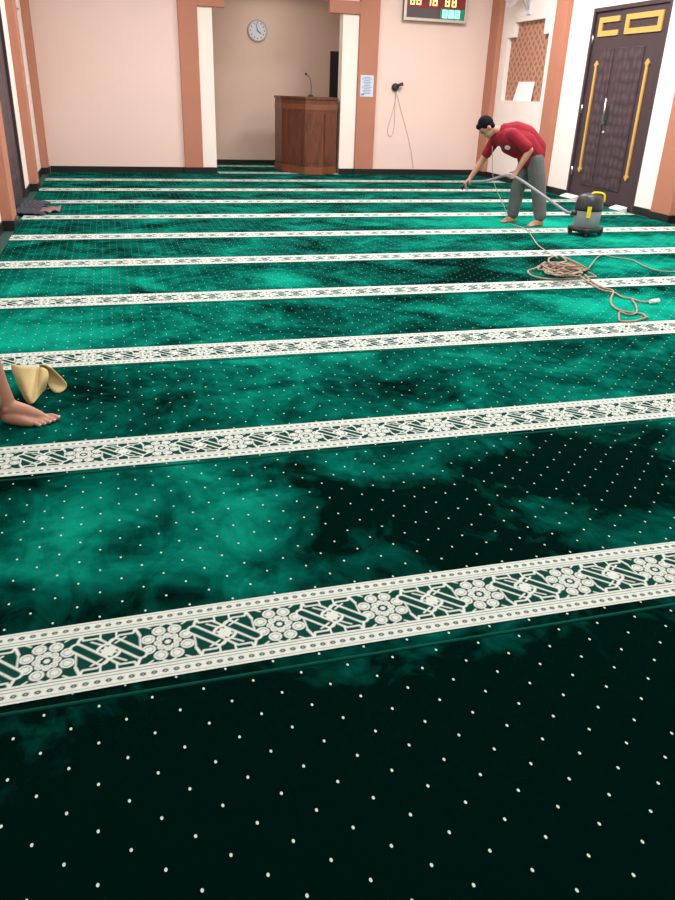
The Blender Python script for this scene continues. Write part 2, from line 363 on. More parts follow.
def band_pattern(nx, ny):
    """ornament of one repeat: 1 = cream yarn, 0 = green ground; u in cell widths, v in metres from the near edge"""
    u = (np.arange(nx) / nx) * CELL; v = np.linspace(0, BW, ny)
    U, V = np.meshgrid(u, v); px = 0.0022
    out = np.zeros_like(U)
    def line(dist, w): np.maximum(out, np.clip((w * 1.16 - dist) / px + .5, 0, 1), out=out)
    def cut(dist, w): np.minimum(out, 1 - np.clip((w - dist) / px + .5, 0, 1), out=out)
    def seg(x0, y0, x1, y1):
        best = None
        for sh in (-CELL, 0, CELL):
            dx, dy = x1 - x0, y1 - y0; t = np.clip(((U - x0 - sh) * dx + (V - y0) * dy) / (dx * dx + dy * dy), 0, 1)
            dd = np.hypot(U - x0 - sh - t * dx, V - y0 - t * dy); best = dd if best is None else np.minimum(best, dd)
        return best
    def wrapx(x): return (U - x + CELL / 2) % CELL - CELL / 2
    mid = BW / 2
    E = np.minimum(V, BW - V)                       # distance from either long edge
    # cream side strips with a row of dark beads, thin dark lines
    np.maximum(out, np.clip((.054 - E) / px + .5, 0, 1), out=out)
    nb = 11; bx = (U % (CELL / nb)) - CELL / nb / 2
    bead = np.hypot(bx / .0082, (E - .026) / .0066)
    np.minimum(out, np.clip((bead - 1) * 2.2 + .5, 0, 1), out=out)
    np.maximum(out, np.clip((.34 - bead) * 2.5 + .5, 0, 1) * .8, out=out)
    cut(np.abs(E - .0095), .0008); cut(np.abs(E - .0425), .0011)
    line(np.abs(E - .060), .0034)
    c0, c1 = .060, BW - .060; hh = (c1 - c0) / 2     # central zone
    # flower medallion at u = 0
    fx = wrapx(0.0); fy = V - mid
    for k in range(8):
        a = math.pi / 8 + k * math.pi / 4; r = .0565
        dd = np.hypot(fx - r * math.cos(a) * 1.02, fy - r * math.sin(a))
        line(np.abs(dd - .0160), .0029); line(dd, .0095)
    for k in range(8):
        a = k * math.pi / 4; r = .027
        dd = np.hypot(fx - r * math.cos(a), fy - r * math.sin(a))
        line(np.abs(dd - .0085), .0026); line(dd, .0040)
    line(np.hypot(fx, fy), .0075)
    for sx_ in (-1, 1):                              # frame lines round the medallion
        for sy in (-1, 1):
            line(seg(sx_ * .075, mid + sy * .045, sx_ * .088, mid + sy * hh), .0038)
            line(seg(sx_ * .075, mid + sy * .045, sx_ * .075, mid), .0024)
            line(seg(sx_ * .045, mid + sy * .070, sx_ * .062, mid + sy * hh), .0024)
            line(seg(sx_ * .016, mid + sy * .074, sx_ * .0, mid + sy * hh), .0024)
    # star at u = CELL/2 with interlaced straps
    c = CELL / 2; gx = wrapx(c); ang = np.arctan2(fy, gx); rr = np.hypot(gx, fy)
    star = rr * (1 + .16 * np.cos(8 * ang))
    line(star, .0200); cut(np.abs(star - .0225), .0016); line(np.abs(rr - .031), .0040)
    for s in (-1, 1):
        # dark slanted straps on each side of the star, outlined in cream
        x0, y0, x1, y1 = c + s * .052 - .034, mid + .034, c + s * .052 + .034, mid - .034
        dd = seg(x0, y0, x1, y1)
        np.minimum(out, np.clip((dd - .0125) / px + .5, 0, 1), out=out)
        line(np.abs(dd - .0158), .0034)
        for q in (-1, 1):
            line(seg(c + s * .004, mid + q * .036, c + s * .03, mid + q * .062), .0030)
            line(seg(c + s * .03, mid + q * .062, c + s * .068, mid + q * .062), .0030)
            line(seg(c + s * .068, mid + q * .062, c + s * .074, mid + q * hh), .0030)
            line(seg(c + s * .018, mid + q * .030, c + s * .046, mid + q * .050), .0026)
            line(seg(c - s * .004, mid + q * .036, c - s * .022, mid + q * .056), .0030)
            line(seg(c - s * .022, mid + q * .056, c - s * .022, mid + q * hh), .0026)
    return np.clip(out, 0, 1)
def band_material():
    mt = bpy.data.materials.new('cream_woven_border'); mt.use_nodes = True; nt = mt.node_tree; p = nt.nodes['Principled BSDF']; L = nt.links.new
    at = nt.nodes.new('ShaderNodeAttribute'); at.attribute_name = 'yarn'
    mx = nt.nodes.new('ShaderNodeMix'); mx.data_type = 'RGBA'
    nz = nt.nodes.new('ShaderNodeTexNoise'); nz.inputs['Scale'].default_value = 240; g = nt.nodes.new('ShaderNodeNewGeometry'); L(g.outputs['Position'], nz.inputs['Vector'])
    m2 = nt.nodes.new('ShaderNodeMix'); m2.data_type = 'RGBA'; L(nz.outputs['Fac'], m2.inputs[0]); m2.inputs[6].default_value = (.50, .535, .50, 1); m2.inputs[7].default_value = (.71, .755, .71, 1)
    L(at.outputs['Fac'], mx.inputs[0]); mx.inputs[6].default_value = (.0015, .045, .034, 1); L(m2.outputs[2], mx.inputs[7])
    L(mx.outputs[2], p.inputs['Base Color']); p.inputs['Roughness'].default_value = .9; p.inputs['Specular IOR Level'].default_value = .05
    bp = nt.nodes.new('ShaderNodeBump'); bp.inputs['Strength'].default_value = .5; bp.inputs['Distance'].default_value = .003; L(at.outputs['Fac'], bp.inputs['Height']); L(bp.outputs[0], p.inputs['Normal'])
    return mt
M['band'] = band_material()
M['binding'] = mat('green_carpet_binding', (0.003, 0.085, 0.062), .9, noise=.2, nscale=30, spec=.05)
NXC, NYC = 112, 100
PAT = band_pattern(NXC, NYC)
def band_mesh(x0, x1, phase, bow=0.0, step=1):
    cols = int((x1 - x0) / CELL * NXC / step) + 1
    idx = (np.arange(cols) * step + int(phase / CELL * NXC)) % NXC
    rows = np.arange(0, NYC, step)
    if rows[-1] != NYC - 1: rows = np.append(rows, NYC - 1)
    xs = x0 + np.arange(cols) * step * CELL / NXC; xs[-1] = x1
    ys = rows / (NYC - 1) * BW
    Xg, Yg = np.meshgrid(xs, ys)
    Yg = Yg + bow * (1 - ((Xg - .75) / 1.2) ** 2).clip(0, 1)
    Vv = PAT[np.ix_(rows, idx)]
    co = np.stack([Xg.ravel(), Yg.ravel(), np.full(Xg.size, .0)], 1).astype(np.float32)
    nr, nc = len(rows), cols
    i = (np.arange(nr - 1)[:, None] * nc + np.arange(nc - 1)[None]).ravel()
    fc = np.stack([i, i + 1, i + nc + 1, i + nc], 1).astype(np.int32)
    me = bpy.data.meshes.new('border_band'); me.vertices.add(len(co)); me.vertices.foreach_set('co', co.ravel())
    me.loops.add(fc.size); me.loops.foreach_set('vertex_index', fc.ravel()); me.polygons.add(len(fc)); me.polygons.foreach_set('loop_start', np.arange(0, fc.size, 4, dtype=np.int32))
    me.update(); me.validate()
    a = me.attributes.new('yarn', 'FLOAT', 'POINT'); a.data.foreach_set('value', Vv.ravel().astype(np.float32))
    me.materials.append(M['band']); return me
def field_mesh(x0, x1, y0, y1):
    b = MB(); b.box((x0, y0 + .004, FZ), (x1, y1 - .004, 0), .004)
    bmesh.ops.recalc_face_normals(b.bm, faces=b.bm.faces)
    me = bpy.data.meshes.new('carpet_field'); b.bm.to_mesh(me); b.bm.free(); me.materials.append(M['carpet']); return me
CX0, CX1 = -1.03, 7.0
Y0 = 1.7283
names = {-1: 'nearly black green dotted carpet strip at the very front, nearest the camera',
         0: 'green dotted carpet strip whose bold cream star border crosses nearest the camera',
         1: 'green carpet strip under the bare foot at left, second cream border from the front',
         2: 'green carpet strip with third cream border from the front, just beyond the cream cloth',
         3: 'green carpet strip with fourth border from the front, brown cord tail on its right',
         4: 'green carpet strip under the brown heap of cord, fifth border from the front',
         5: 'green carpet strip directly in front of the grey vacuum cleaner, sixth border from front',
         6: 'green carpet strip just behind the heels of the man in red, seventh border',
         7: 'narrow looking green carpet strip reaching the foot of the far door edge, eighth border',
         8: 'green carpet strip third from the back wall, ninth border from the front',
         9: 'last green carpet strip before the back wall and pulpit, tenth border',
         10: 'short green carpet strip at the mouth of the niche beneath the pulpit',
         11: 'short green carpet strip deep inside the niche against its back wall'}
near_band = band_mesh(CX0, CX1, (CX0 - .036) % CELL, .018)
far_band = band_mesh(CX0, CX1, (CX0 - .10) % CELL, 0, 1)
niche_band = band_mesh(1.83, 5.2, 0, 0, 2)
for i in range(-1, 12):
    yb = Y0 + 1.3 * i; ya, yc = yb - .172, yb + 1.128
    x0, x1 = CX0, CX1
    if i >= 10: x0, x1, yc = 1.83, 5.2, min(yc, NB - .02)
    if i == 10: ya += 0.0
    if i == 9: yc = BY - .035 if False else yc
    r = empty('carpet_strip', (0, yb, 0), names[i], 'carpet', 'green carpet strips laid across the floor')
    def put(name, me, loc):
        o = bpy.data.objects.new(name, me); C.objects.link(o); o.parent = r; o.matrix_parent_inverse = r.matrix_basis.inverted(); o.location = loc; return o
    if i == 10:
        b = MB(); b.box((NX0 + .02, ya + .004, FZ), (NX1 - .02, yc - .004, 0), .003)
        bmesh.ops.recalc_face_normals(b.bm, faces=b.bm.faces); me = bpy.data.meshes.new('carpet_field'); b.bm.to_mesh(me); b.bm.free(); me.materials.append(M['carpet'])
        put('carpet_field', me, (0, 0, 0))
        put('border_band', band_mesh(NX0 + .025, NX1 - .025, 0, 0, 2), (0, yb - BW / 2 - .02, .0025))
    else:
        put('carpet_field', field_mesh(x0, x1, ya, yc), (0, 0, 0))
        if i >= 0: put('border_band', near_band if i == 0 else (niche_band if i == 11 else far_band), (0 if i in (0, 11) else [0, .13, -.06, .09, .02, -.1, .05, .15, -.03, .11, 0, 0][i] * 0, yb - BW / 2, .0025))
    bx0, bx1 = (NX0 + .03, NX1 - .03) if i == 10 else (x0 + .005, x1 - .005)
    b = MB(); b.tube([(bx0, ya + .004, -.003), ((bx0 + bx1) / 2, ya + .004, -.003), (bx1, ya + .004, -.003)], .0055, 8)
    b.build('edge_binding', M['binding'], r)

# ------------------------------------------------------------------ things on the walls
def y_pt(px, py, y): return on_plane(px, py, (0, y, 0), (0, 1, 0))
def x_pt(px, py, x): return on_plane(px, py, (x, 0, 0), (1, 0, 0))
# pulpit with a half-octagonal front
def wood():
    mt = bpy.data.materials.new('reddish_varnished_wood'); mt.use_nodes = True; nt = mt.node_tree; p = nt.nodes['Principled BSDF']; L = nt.links.new
    tc = nt.nodes.new('ShaderNodeTexCoord'); mp = nt.nodes.new('ShaderNodeMapping'); mp.inputs['Scale'].default_value = (7, 7, .9)
    nz = nt.nodes.new('ShaderNodeTexNoise'); nz.inputs['Scale'].default_value = 2.5; nz.inputs['Detail'].default_value = 6; nz.inputs['Distortion'].default_value = 1.2
    cr = nt.nodes.new('ShaderNodeValToRGB'); cr.color_ramp.elements[0].color = (.085, .024, .012, 1); cr.color_ramp.elements[1].color = (.19, .058, .027, 1)
    cr.color_ramp.elements[0].position = .3; cr.color_ramp.elements[1].position = .75
    L(tc.outputs['Object'], mp.inputs[0]); L(mp.outputs[0], nz.inputs['Vector']); L(nz.outputs['Fac'], cr.inputs[0]); L(cr.outputs[0], p.inputs['Base Color']); p.inputs['Roughness'].default_value = .35
    return mt
M['wood'] = wood()
M['wood_light'] = mat('paler_varnished_wood', (.20, .068, .032), .35, noise=.15, nscale=6)
def ring(grow=0.0):
    base = [(3.10, 15.50), (3.135, 15.02), (3.44, 14.42), (3.755, 14.37), (4.10, 14.66), (4.13, 15.50)]
    c = Vector((3.6, 15.0)); out = []
    for x, y in base:
        d = (Vector((x, y)) - c); out.append(c + d * (1 + grow / d.length))
    return out
pul = empty('pulpit', (3.6, 15.0, 0), 'reddish brown wooden pulpit with an angled front standing at the mouth of the niche', 'pulpit')
def pr(name, g, z0, z1, mt, parent):
    b = MB(); b.prism([(p.x, p.y, z0) for p in ring(g)], (0, 0, z0), (0, 0, z1))
    bmesh.ops.bevel(b.bm, geom=list(b.bm.edges), offset=.006, segments=2, affect='EDGES', profile=.5)
    return b.build(name, mt, parent)
body = pr('body', 0, .10, 1.27, M['wood'], pul); pr('plinth', .012, .0045, .13, M['wood_light'], pul); pr('top_board', .018, 1.27, 1.315, M['wood'], pul)
pr('cornice_band', .008, 1.10, 1.19, M['wood_light'], pul)
R0 = ring(.004)
for a, c in ((1, 2), (2, 3), (3, 4)):
    p0, p1 = R0[a].lerp(R0[c], .14), R0[a].lerp(R0[c], .86); t = (p1 - p0).normalized(); n = Vector((t.y, -t.x)) * .008
    b = MB(); b.prism([(p0.x, p0.y, .2), (p1.x, p1.y, .2), (p1.x, p1.y, 1.04), (p0.x, p0.y, 1.04)], (0, 0, 0), (n.x, n.y, 0)); pn = b.build('front_panel', M['wood'], pul)
mic = empty('gooseneck_microphone', (3.62, 14.75, 1.318), 'thin gooseneck microphone rising from the top of the wooden pulpit', 'microphone')
MB().lathe([(.05, 0), (.05, .02), (.02, .035)], (3.62, 14.75, 1.319), 16).build('base', M['black'], mic)
tip = y_pt(306, 74, 14.65); MB().tube(spline([(3.62, 14.75, 1.35), (3.62, 14.74, 1.50), (3.58, 14.70, 1.62), tip]), .006, 6).build('stem', M['dark'], mic)
MB().ball(tip, (.022, .022, .022)).build('capsule', M['black'], mic)
# clock in the niche
ck = empty('wall_clock', (2.97, NB, 2.44), 'small round white clock high on the niche wall', 'clock')
c0 = (2.975, NB - .002, 2.437)
MB().lathe([(.185, 0), (.195, .02), (.19, .04), (.165, .042), (.163, .025)], c0, 40, 'y').build('rim', mat('grey_clock_rim', (.45, .45, .48), .4), ck)
MB().lathe([(.165, .02), (.165, .028)], c0, 40, 'y').build('dial', mat('pale_dial', (.66, .67, .76), .5), ck)
for k in range(12):
    a = k * math.pi / 6; x, z = c0[0] + .135 * math.sin(a), c0[2] + .135 * math.cos(a)
    MB().box((x - .008, c0[1] - .031, z - .012), (x + .008, c0[1] - .028, z + .012)).build('hour_mark', M['dark'], ck)
for a, l, wd in ((2.2, .085, .007), (-.25, .125, .005)):
    d = Vector((math.sin(a), 0, math.cos(a))); b = MB(); q = Vector((c0[0], c0[1] - .034, c0[2])); b.tube([q - d * .02, q + d * l], wd, 6); b.build('clock_hand', M['black'], ck)
# electronic prayer time display
dp = empty('display_board', (5.88, BY, 2.96), 'framed electronic time display with red digits and a bright green panel, high on back wall', 'display')
dx0, dx1, dz0, dz1 = 5.285, 6.485, 2.63, 3.40
b = MB(); b.box((dx0, BY - .10, dz0), (dx1, BY - .001, dz1), .006); b.build('housing', M['black'], dp)
b = MB()
for q in (((dx0 - .012, BY - .115, dz0 - .012), (dx1 + .012, BY - .08, dz0 + .035)), ((dx0 - .012, BY - .115, dz1 - .035), (dx1 + .012, BY - .08, dz1 + .012)),
          ((dx0 - .012, BY - .115, dz0 + .035), (dx0 + .035, BY - .08, dz1 - .035)), ((dx1 - .035, BY - .115, dz0 + .035), (dx1 + .012, BY - .08, dz1 - .035))): b.box(*q, .004)
b.build('frame', mat('champagne_frame', (.62, .55, .50), .35, .5), dp)
b = MB(); b.box((dx0 + .035, BY - .104, dz0 + .035), (dx1 - .035, BY - .099, dz1 - .035)); b.build('screen', mat('smoked_screen', (.10, .075, .085), .25), dp)
b = MB(); b.box((dx0 + .035, BY - .106, dz0 + .19), (dx1 - .035, BY - .1035, dz1 - .035)); b.build('red_panel', mat('dark_red_panel', (.22, .02, .03), .4), dp)
led_r = mat('amber_led', (1.0, .55, .18), .5, emit=2.6); led_g = mat('green_led', (.25, 1.0, .62), .5, emit=1.7); grn = mat('green_panel', (.01, .30, .14), .4)
def seven(bm, x, z, wd, h, t, y, segs='abcdefg'):
    S = {'a': ((x + t, z + h - t), (x + wd - t, z + h)), 'g': ((x + t, z + h / 2 - t / 2), (x + wd - t, z + h / 2 + t / 2)), 'd': ((x + t, z), (x + wd - t, z + t)),
         'b': ((x + wd - t, z + h / 2), (x + wd, z + h)), 'c': ((x + wd - t, z), (x + wd, z + h / 2)), 'f': ((x, z + h / 2), (x + t, z + h)), 'e': ((x, z), (x + t, z + h / 2))}
    for k in segs: (a, c), (d, e) = S[k]; bm.box((a, y - .004, c), (d, y, e))
for x in (5.38, 5.50, 5.69, 5.81, 6.05, 6.18):
    b = MB(); seven(b, x, 2.865, .085, .15, .02, BY - .1062, 'abcdefg' if x != 5.69 else 'bc'); b.build('digit', led_r, dp)
b = MB(); b.box((5.97, BY - .107, 2.675), (6.44, BY - .1045, 2.83)); b.build('green_panel', grn, dp)
b = MB()
for x in (6.01, 6.13, 6.25): seven(b, x, 2.685, .10, .13, .032, BY - .107, 'abcdefg')
b.build('green_digits', led_g, dp)
# paper notice on the pilaster
nt_ = empty('paper_notice', (4.65, BY - .07, 1.53), 'pale blue printed notice stuck on the terracotta pilaster right of the niche', 'notice')
b = MB(); b.box((4.525, BY - .074, 1.35), (4.775, BY - .0705, 1.705)); b.build('sheet', mat('pale_blue_paper', (.60, .66, .78), .7), nt_)
b = MB()
random.seed(8)
for k in range(11):
    z = 1.665 - k * .027; l = random.uniform(.10, .19)
    b.box((4.65 - l / 2, BY - .0752, z), (4.65 + l / 2, BY - .0741, z + .011))
b.box((4.545, BY - .0752, 1.37), (4.60, BY - .0741, 1.40)); b.build('printed_lines', mat('blue_print', (.16, .24, .42), .7), nt_)
# dark wall fitting with hanging cable
wf = empty('wall_bracket', (5.22, BY, 1.53), 'small dark knob bracket on the back wall with a thin cable hanging down', 'bracket')
MB().lathe([(.065, 0), (.07, .03), (.055, .07), (.03, .09)], (5.22, BY, 1.525), 20, 'y').build('knob', M['dark'], wf)
MB().tube([(5.22, BY - .06, 1.53), (5.28, BY - .10, 1.57), (5.34, BY - .12, 1.585)], [.028, .026, .034], 10).build('arm', M['dark'], wf)
b = MB()
b.tube(spline([(5.235, BY - .03, 1.47), (5.24, BY - .012, 1.2), (5.25, BY - .010, .85), (5.20, BY - .010, .68), (5.12, BY - .010, .76), (5.17, BY - .010, 1.0), (5.24, BY - .012, 1.3), (5.245, BY - .012, 1.42)]), .004, 5)
b.tube(spline([(5.245, BY - .02, 1.46), (5.36, BY - .010, 1.15), (5.50, BY - .010, .8), (5.62, BY - .010, .45), (5.70, BY - .018, .11)]), .0035, 5)
b.build('cable', mat('thin_grey_cable', (.42, .36, .33), .6), wf)
# sheet of paper leaning in the right recess
o = MB(); o.prism([(WR + .03, 13.72, 1.376), (WR + .03, 13.06, 1.376), (WR + .075, 13.09, 1.685), (WR + .075, 13.66, 1.685)], (0, 0, 0), (.004, 0, 0))
o = o.build('paper_sheet', M['paper']); tag(o, 'blank white sheet propped in the bottom of the stepped lattice recess on the right wall', 'paper')
# wall fan over the recess
fn = empty('wall_fan', (WR, 13.45, 2.95), 'pale lilac wall fan above the lattice recess, cut by the top of the photo', 'fan')
lil = mat('pale_lilac_plastic', (.72, .66, .78), .4)
b = MB(); b.box((WR - .03, 13.38, 2.72), (WR - .0005, 13.52, 3.0), .008); b.build('wall_plate', lil, fn)
b = MB(); b.tube([(WR - .02, 13.43, 2.78), (WR - .12, 13.38, 2.95), (WR - .16, 13.40, 3.08)], .012, 8); b.tube([(WR - .02, 13.47, 2.78), (WR - .12, 13.55, 2.95), (WR - .16, 13.52, 3.08)], .012, 8); b.build('bracket', M['silver'], fn)
MB().lathe([(.05, -.10), (.075, -.05), (.075, .05), (.06, .08)], (WR - .17, 13.46, 3.14), 20, 'x').build('motor', lil, fn)
b = MB(); cx_, cy_, cz_, R_ = WR - .27, 13.62, 3.10, .27
for rr in (.27, .2, .13, .06): b.tube([(cx_ - (.0 if rr > .25 else .03), cy_ + rr * math.cos(t * math.pi / 16), cz_ + rr * math.sin(t * math.pi / 16)) for t in range(33)], .004 if rr < .25 else .009, 6)
for k in range(24):
    a = k * math.pi / 12; b.tube([(cx_ - .03, cy_ + .05 * math.cos(a), cz_ + .05 * math.sin(a)), (cx_, cy_ + R_ * math.cos(a), cz_ + R_ * math.sin(a)), (cx_ + .08, cy_ + .1 * math.cos(a), cz_ + .1 * math.sin(a))], .003, 5)
b.build('cage', lil, fn)
for k in range(4):
    a = k * math.pi / 2 + .4; b = MB(); u = Vector((0, math.cos(a), math.sin(a))); v = Vector((.25, -math.sin(a), math.cos(a))); c = Vector((cx_ + .02, cy_, cz_))
    pts = [c + u * .03 - v * .02, c + u * .22 - v * .05, c + u * .24 + v * .05, c + u * .05 + v * .07]; b.prism(pts, (0, 0, 0), (.004, 0, 0)); b.build('blade', lil, fn)
MB().tube([(cx_ + .08, cy_ - .02, cz_), (WR - .2, 13.5, 3.13)], .03, 10).build('neck', lil, fn)
# white blocks in place of light through the gaps under the right door
for k, (ya, yb, lab) in enumerate(((11.02, 11.40, 'white block standing for light under the narrow far leaf of the right door'), (9.74, 10.02, 'white block standing for light under the wide near leaf of the right door'))):
    b = MB(); b.prism([(WR - .13, ya, FZ + .001), (WR - .02, ya, FZ + .001), (WR - .02, ya, .05), (WR - .13, ya, .012)], (0, 0, 0), (0, yb - ya, 0))
    o = b.build('door_gap_light', M['white']); tag(o, lab, 'light patch')
# dark mat by the left door
b = MB(); random.seed(3); n = 18
gr = [[b.bm.verts.new((WL + .02 + (.30 + .05 * math.sin(j * 1.3)) * i / n, 9.72 + 1.15 * j / n - .12 * (i / n), .010 + .012 * random.random() + .018 * abs(math.sin(i * .9 + j * .4)))) for i in range(n + 1)] for j in range(n + 1)]
for j in range(n):
    for i in range(n): f = b.bm.faces.new((gr[j][i], gr[j][i + 1], gr[j + 1][i + 1], gr[j + 1][i])); f.smooth = True
mt_ = empty('door_mat', (WL + .2, 10.2, 0), 'rumpled dark grey mat with a dull pink end lying before the left door', 'mat')
o = b.build('mat_cloth', mat('charcoal_mat', (.045, .045, .06), .9, noise=.3, nscale=9), mt_); sd = o.modifiers.new('thick', 'SOLIDIFY'); sd.thickness = .006; sd.offset = 1
b = MB(); gr = [[b.bm.verts.new((-.86 + .22 * i / 8 , 9.75 + .34 * j / 8 + .14 * i / 8, .010 + .03 * abs(math.sin(i * .8 + j)))) for i in range(9)] for j in range(9)]
for j in range(8):
    for i in range(8): f = b.bm.faces.new((gr[j][i], gr[j][i + 1], gr[j + 1][i + 1], gr[j + 1][i])); f.smooth = True
o = b.build('pink_end', mat('dull_pink_cloth', (.26, .13, .14), .9, noise=.35, nscale=14), mt_); sd = o.modifiers.new('thick', 'SOLIDIFY'); sd.thickness = .005; sd.offset = 1

# ------------------------------------------------------------------ vacuum cleaner
VX, VY = 5.255, 7.90
vac = empty('vacuum_cleaner', (VX, VY, 0), 'grey and black drum vacuum cleaner with yellow handle and latch on the carpet', 'vacuum cleaner')
grey = mat('grey_drum_plastic', (.33, .33, .37), .45)
RR = RX.copy(); RR.z = 0; RR.normalize(); DD = Vector((-RR.y, RR.x, 0))       # right and away, seen from the doorway
b = MB().lathe([(.12, .045), (.165, .05), (.172, .075), (.165, .10), (.14, .105)], (VX, VY, 0), 32); b.build('base', M['black'], vac)
for k in range(4):
    a = math.pi / 4 + k * math.pi / 2 + .3; c = Vector((VX, VY, 0)) + Vector((math.cos(a), math.sin(a), 0)) * .165
    b = MB().tube([c + Vector((0, 0, .10)), c + Vector((0, 0, .045))], .035, 12); ft = b.build('caster_foot', M['black'], vac)
    d = Vector((-math.sin(a), math.cos(a), 0)) * .014; b = MB().tube([c - d + Vector((0, 0, .0265)), c + d + Vector((0, 0, .0265))], .0255, 16); b.build('wheel', M['dark'], ft)
MB().lathe([(.135, .10), (.143, .105), (.150, .27), (.152, .285), (.14, .286)], (VX, VY, 0), 36).build('drum', grey, vac)
MB().lathe([(.150, .280), (.160, .285), (.160, .315), (.152, .345), (.145, .40), (.12, .445), (.06, .465), (.01, .468)], (VX, VY, 0), 36).build('motor_head', M['black'], vac)
hp = [Vector((VX, VY, 0)) + RR * a + DD * -.03 + Vector((0, 0, z)) for a, z in ((-.0, .45), (.02, .475), (.09, .475), (.135, .462), (.150, .43), (.150, .38))]
MB().tube(spline(hp, 5), .013, 10).build('handle', M['yellow'], vac)
for s_ in (-.25, math.pi - .25):
    out = (-DD * math.cos(s_) - RR * math.sin(s_) * -1).normalized(); out = (-DD * math.cos(s_) + RR * math.sin(s_)).normalized(); sd_ = Vector((-out.y, out.x, 0)); c = Vector((VX, VY, 0)) + out * .150
    b = MB(); b.prism([c + sd_ * .022 + Vector((0, 0, .215)), c - sd_ * .022 + Vector((0, 0, .215)), c - sd_ * .022 + Vector((0, 0, .335)), c + sd_ * .022 + Vector((0, 0, .335))], (0, 0, 0), out * .022)
    b.build('latch', M['yellow'], vac)
inlet = Vector((VX, VY, .25)) - RR * .145 + DD * -.02
MB().tube([inlet + RR * .02, inlet - RR * .06], .03, 14).build('hose_inlet', M['black'], vac)

# ------------------------------------------------------------------ people
def capsule(bm, p0, p1, r0, r1, seg=14):
    p0, p1 = Vector(p0), Vector(p1); d = p1 - p0; L_ = d.length
    for p, r in ((p0, r0), (p1, r1)):
        rr = bmesh.ops.create_uvsphere(bm, u_segments=seg, v_segments=8, radius=r); bmesh.ops.translate(bm, verts=rr['verts'], vec=p)
    if L_ > 1e-5:
        q = d.to_track_quat('Z', 'Y').to_matrix().to_4x4(); q.translation = (p0 + p1) / 2
        bmesh.ops.create_cone(bm, cap_ends=True, segments=seg, radius1=r0, radius2=r1, depth=L_, matrix=q)
def chain(bm, pts, rs):
    for a, c, r0, r1 in zip(pts, pts[1:], rs, rs[1:]): capsule(bm, a, c, r0, r1)
def ellipsoid(bm, c, rad, axes=None):
    r = bmesh.ops.create_uvsphere(bm, u_segments=20, v_segments=12, radius=1)
    A = Matrix(axes).transposed() if axes else Matrix.Identity(3)
    for v in r['verts']: v.co = Vector(c) + A @ Vector((v.co.x * rad[0], v.co.y * rad[1], v.co.z * rad[2]))
def fuse(bm, name, material, parent, voxel=.006, smooth=6, noise=0.0):
    """melt overlapping closed pieces into one continuous surface"""
    bmesh.ops.recalc_face_normals(bm, faces=bm.faces)
    me = bpy.data.meshes.new(name); bm.to_mesh(me); bm.free()
    o = bpy.data.objects.new(name, me); C.objects.link(o)
    r = o.modifiers.new('remesh', 'REMESH'); r.mode = 'VOXEL'; r.voxel_size = voxel; r.use_smooth_shade = True
    if smooth: s_ = o.modifiers.new('smooth', 'SMOOTH'); s_.factor = .5; s_.iterations = smooth
    dg = bpy.context.evaluated_depsgraph_get(); dg.update(); me2 = bpy.data.meshes.new_from_object(o.evaluated_get(dg))
    o.modifiers.clear(); o.data = me2; me2.name = name; bpy.data.meshes.remove(me)
    me2.materials.clear(); me2.materials.append(material)
    for p in me2.polygons: p.use_smooth = True
    if parent: o.parent = parent; o.matrix_parent_inverse = parent.matrix_basis.inverted()
    return o
def hand(bm, wrist, toward, palm_n, side, s=1.0, curl=.9):
    """palm and five bent fingers; toward = wrist to knuckles, palm_n = out of the palm, side = towards the thumb"""
    f = Vector(toward).normalized(); n = (Vector(palm_n) - f * Vector(palm_n).dot(f)).normalized(); t = f.cross(n)
    if t.dot(Vector(side)) < 0: t = -t
    w_ = Vector(wrist)
    for k in range(4):
        o = (k - 1.5) * -.019 * s
        capsule(bm, w_ + f * .01 + t * o * .6, w_ + f * .085 * s + t * o, .016 * s, .0125 * s)
        b0 = w_ + f * .085 * s + t * o; L1 = (.046, .05, .046, .036)[k] * s; a = curl * .8
        d1 = f * math.cos(a) + n * math.sin(a); p1 = b0 + d1 * L1; d2 = f * math.cos(a * 2.2) + n * math.sin(a * 2.2); p2 = p1 + d2 * L1 * .7; d3 = f * math.cos(a * 3) + n * math.sin(a * 3); p3 = p2 + d3 * L1 * .5
        chain(bm, [b0, p1, p2, p3], [.0105 * s, .0095 * s, .0085 * s, .0075 * s])
    th = w_ + f * .025 * s + t * .026 * s; d = (f * .6 + t * .6 + n * .5).normalized(); p1 = th + d * .042 * s; p2 = p1 + (f * .6 + n * .8).normalized() * .032 * s
    chain(bm, [th, p1, p2], [.016 * s, .0125 * s, .0095 * s])
skin = mat('brown_skin', (.46, .235, .155), .55, noise=.08, nscale=25)
hairm = mat('black_hair', (.006, .006, .009), .8, noise=.4, nscale=60, spec=.1)
# --- man in red, bent over the hose
MREF = Vector((4.858, 8.722, 0))
def mp(px, py, dd=0.0): return on_plane(px, py, MREF + DD * dd, DD)
man = empty('person', (4.88, 8.72, 0), 'man in red t-shirt and grey trousers bending over the carpet, holding a vacuum hose', 'person')
Z3 = Vector((0, 0, 1))
hipL, hipR = mp(535, 160, -.09), mp(528, 160, .09)
kneL, ankL = mp(539, 193, -.115), mp(539.5, 219, -.12)
kneR, ankR = mp(517, 191, .11), mp(512.5, 216.5, .13)
pel, chest = mp(533, 155), mp(507, 138)
shL, shR = mp(513, 135, -.155), mp(497, 137, .165)
elL, wrL = mp(530, 150, -.26), mp(517.5, 170, -.24)
elR, wrR = mp(482, 161, .24), mp(470.5, 177.5, .22)
neck, head = mp(500, 131), mp(487.5, 128.5)
haL, haR = mp(514, 176, -.24), mp(466.5, 181.5, .21)
fwd = (mp(515, 222) - mp(540, 222)); fwd.z = 0; fwd = (fwd.normalized() - DD * .45).normalized()
bm = bmesh.new()
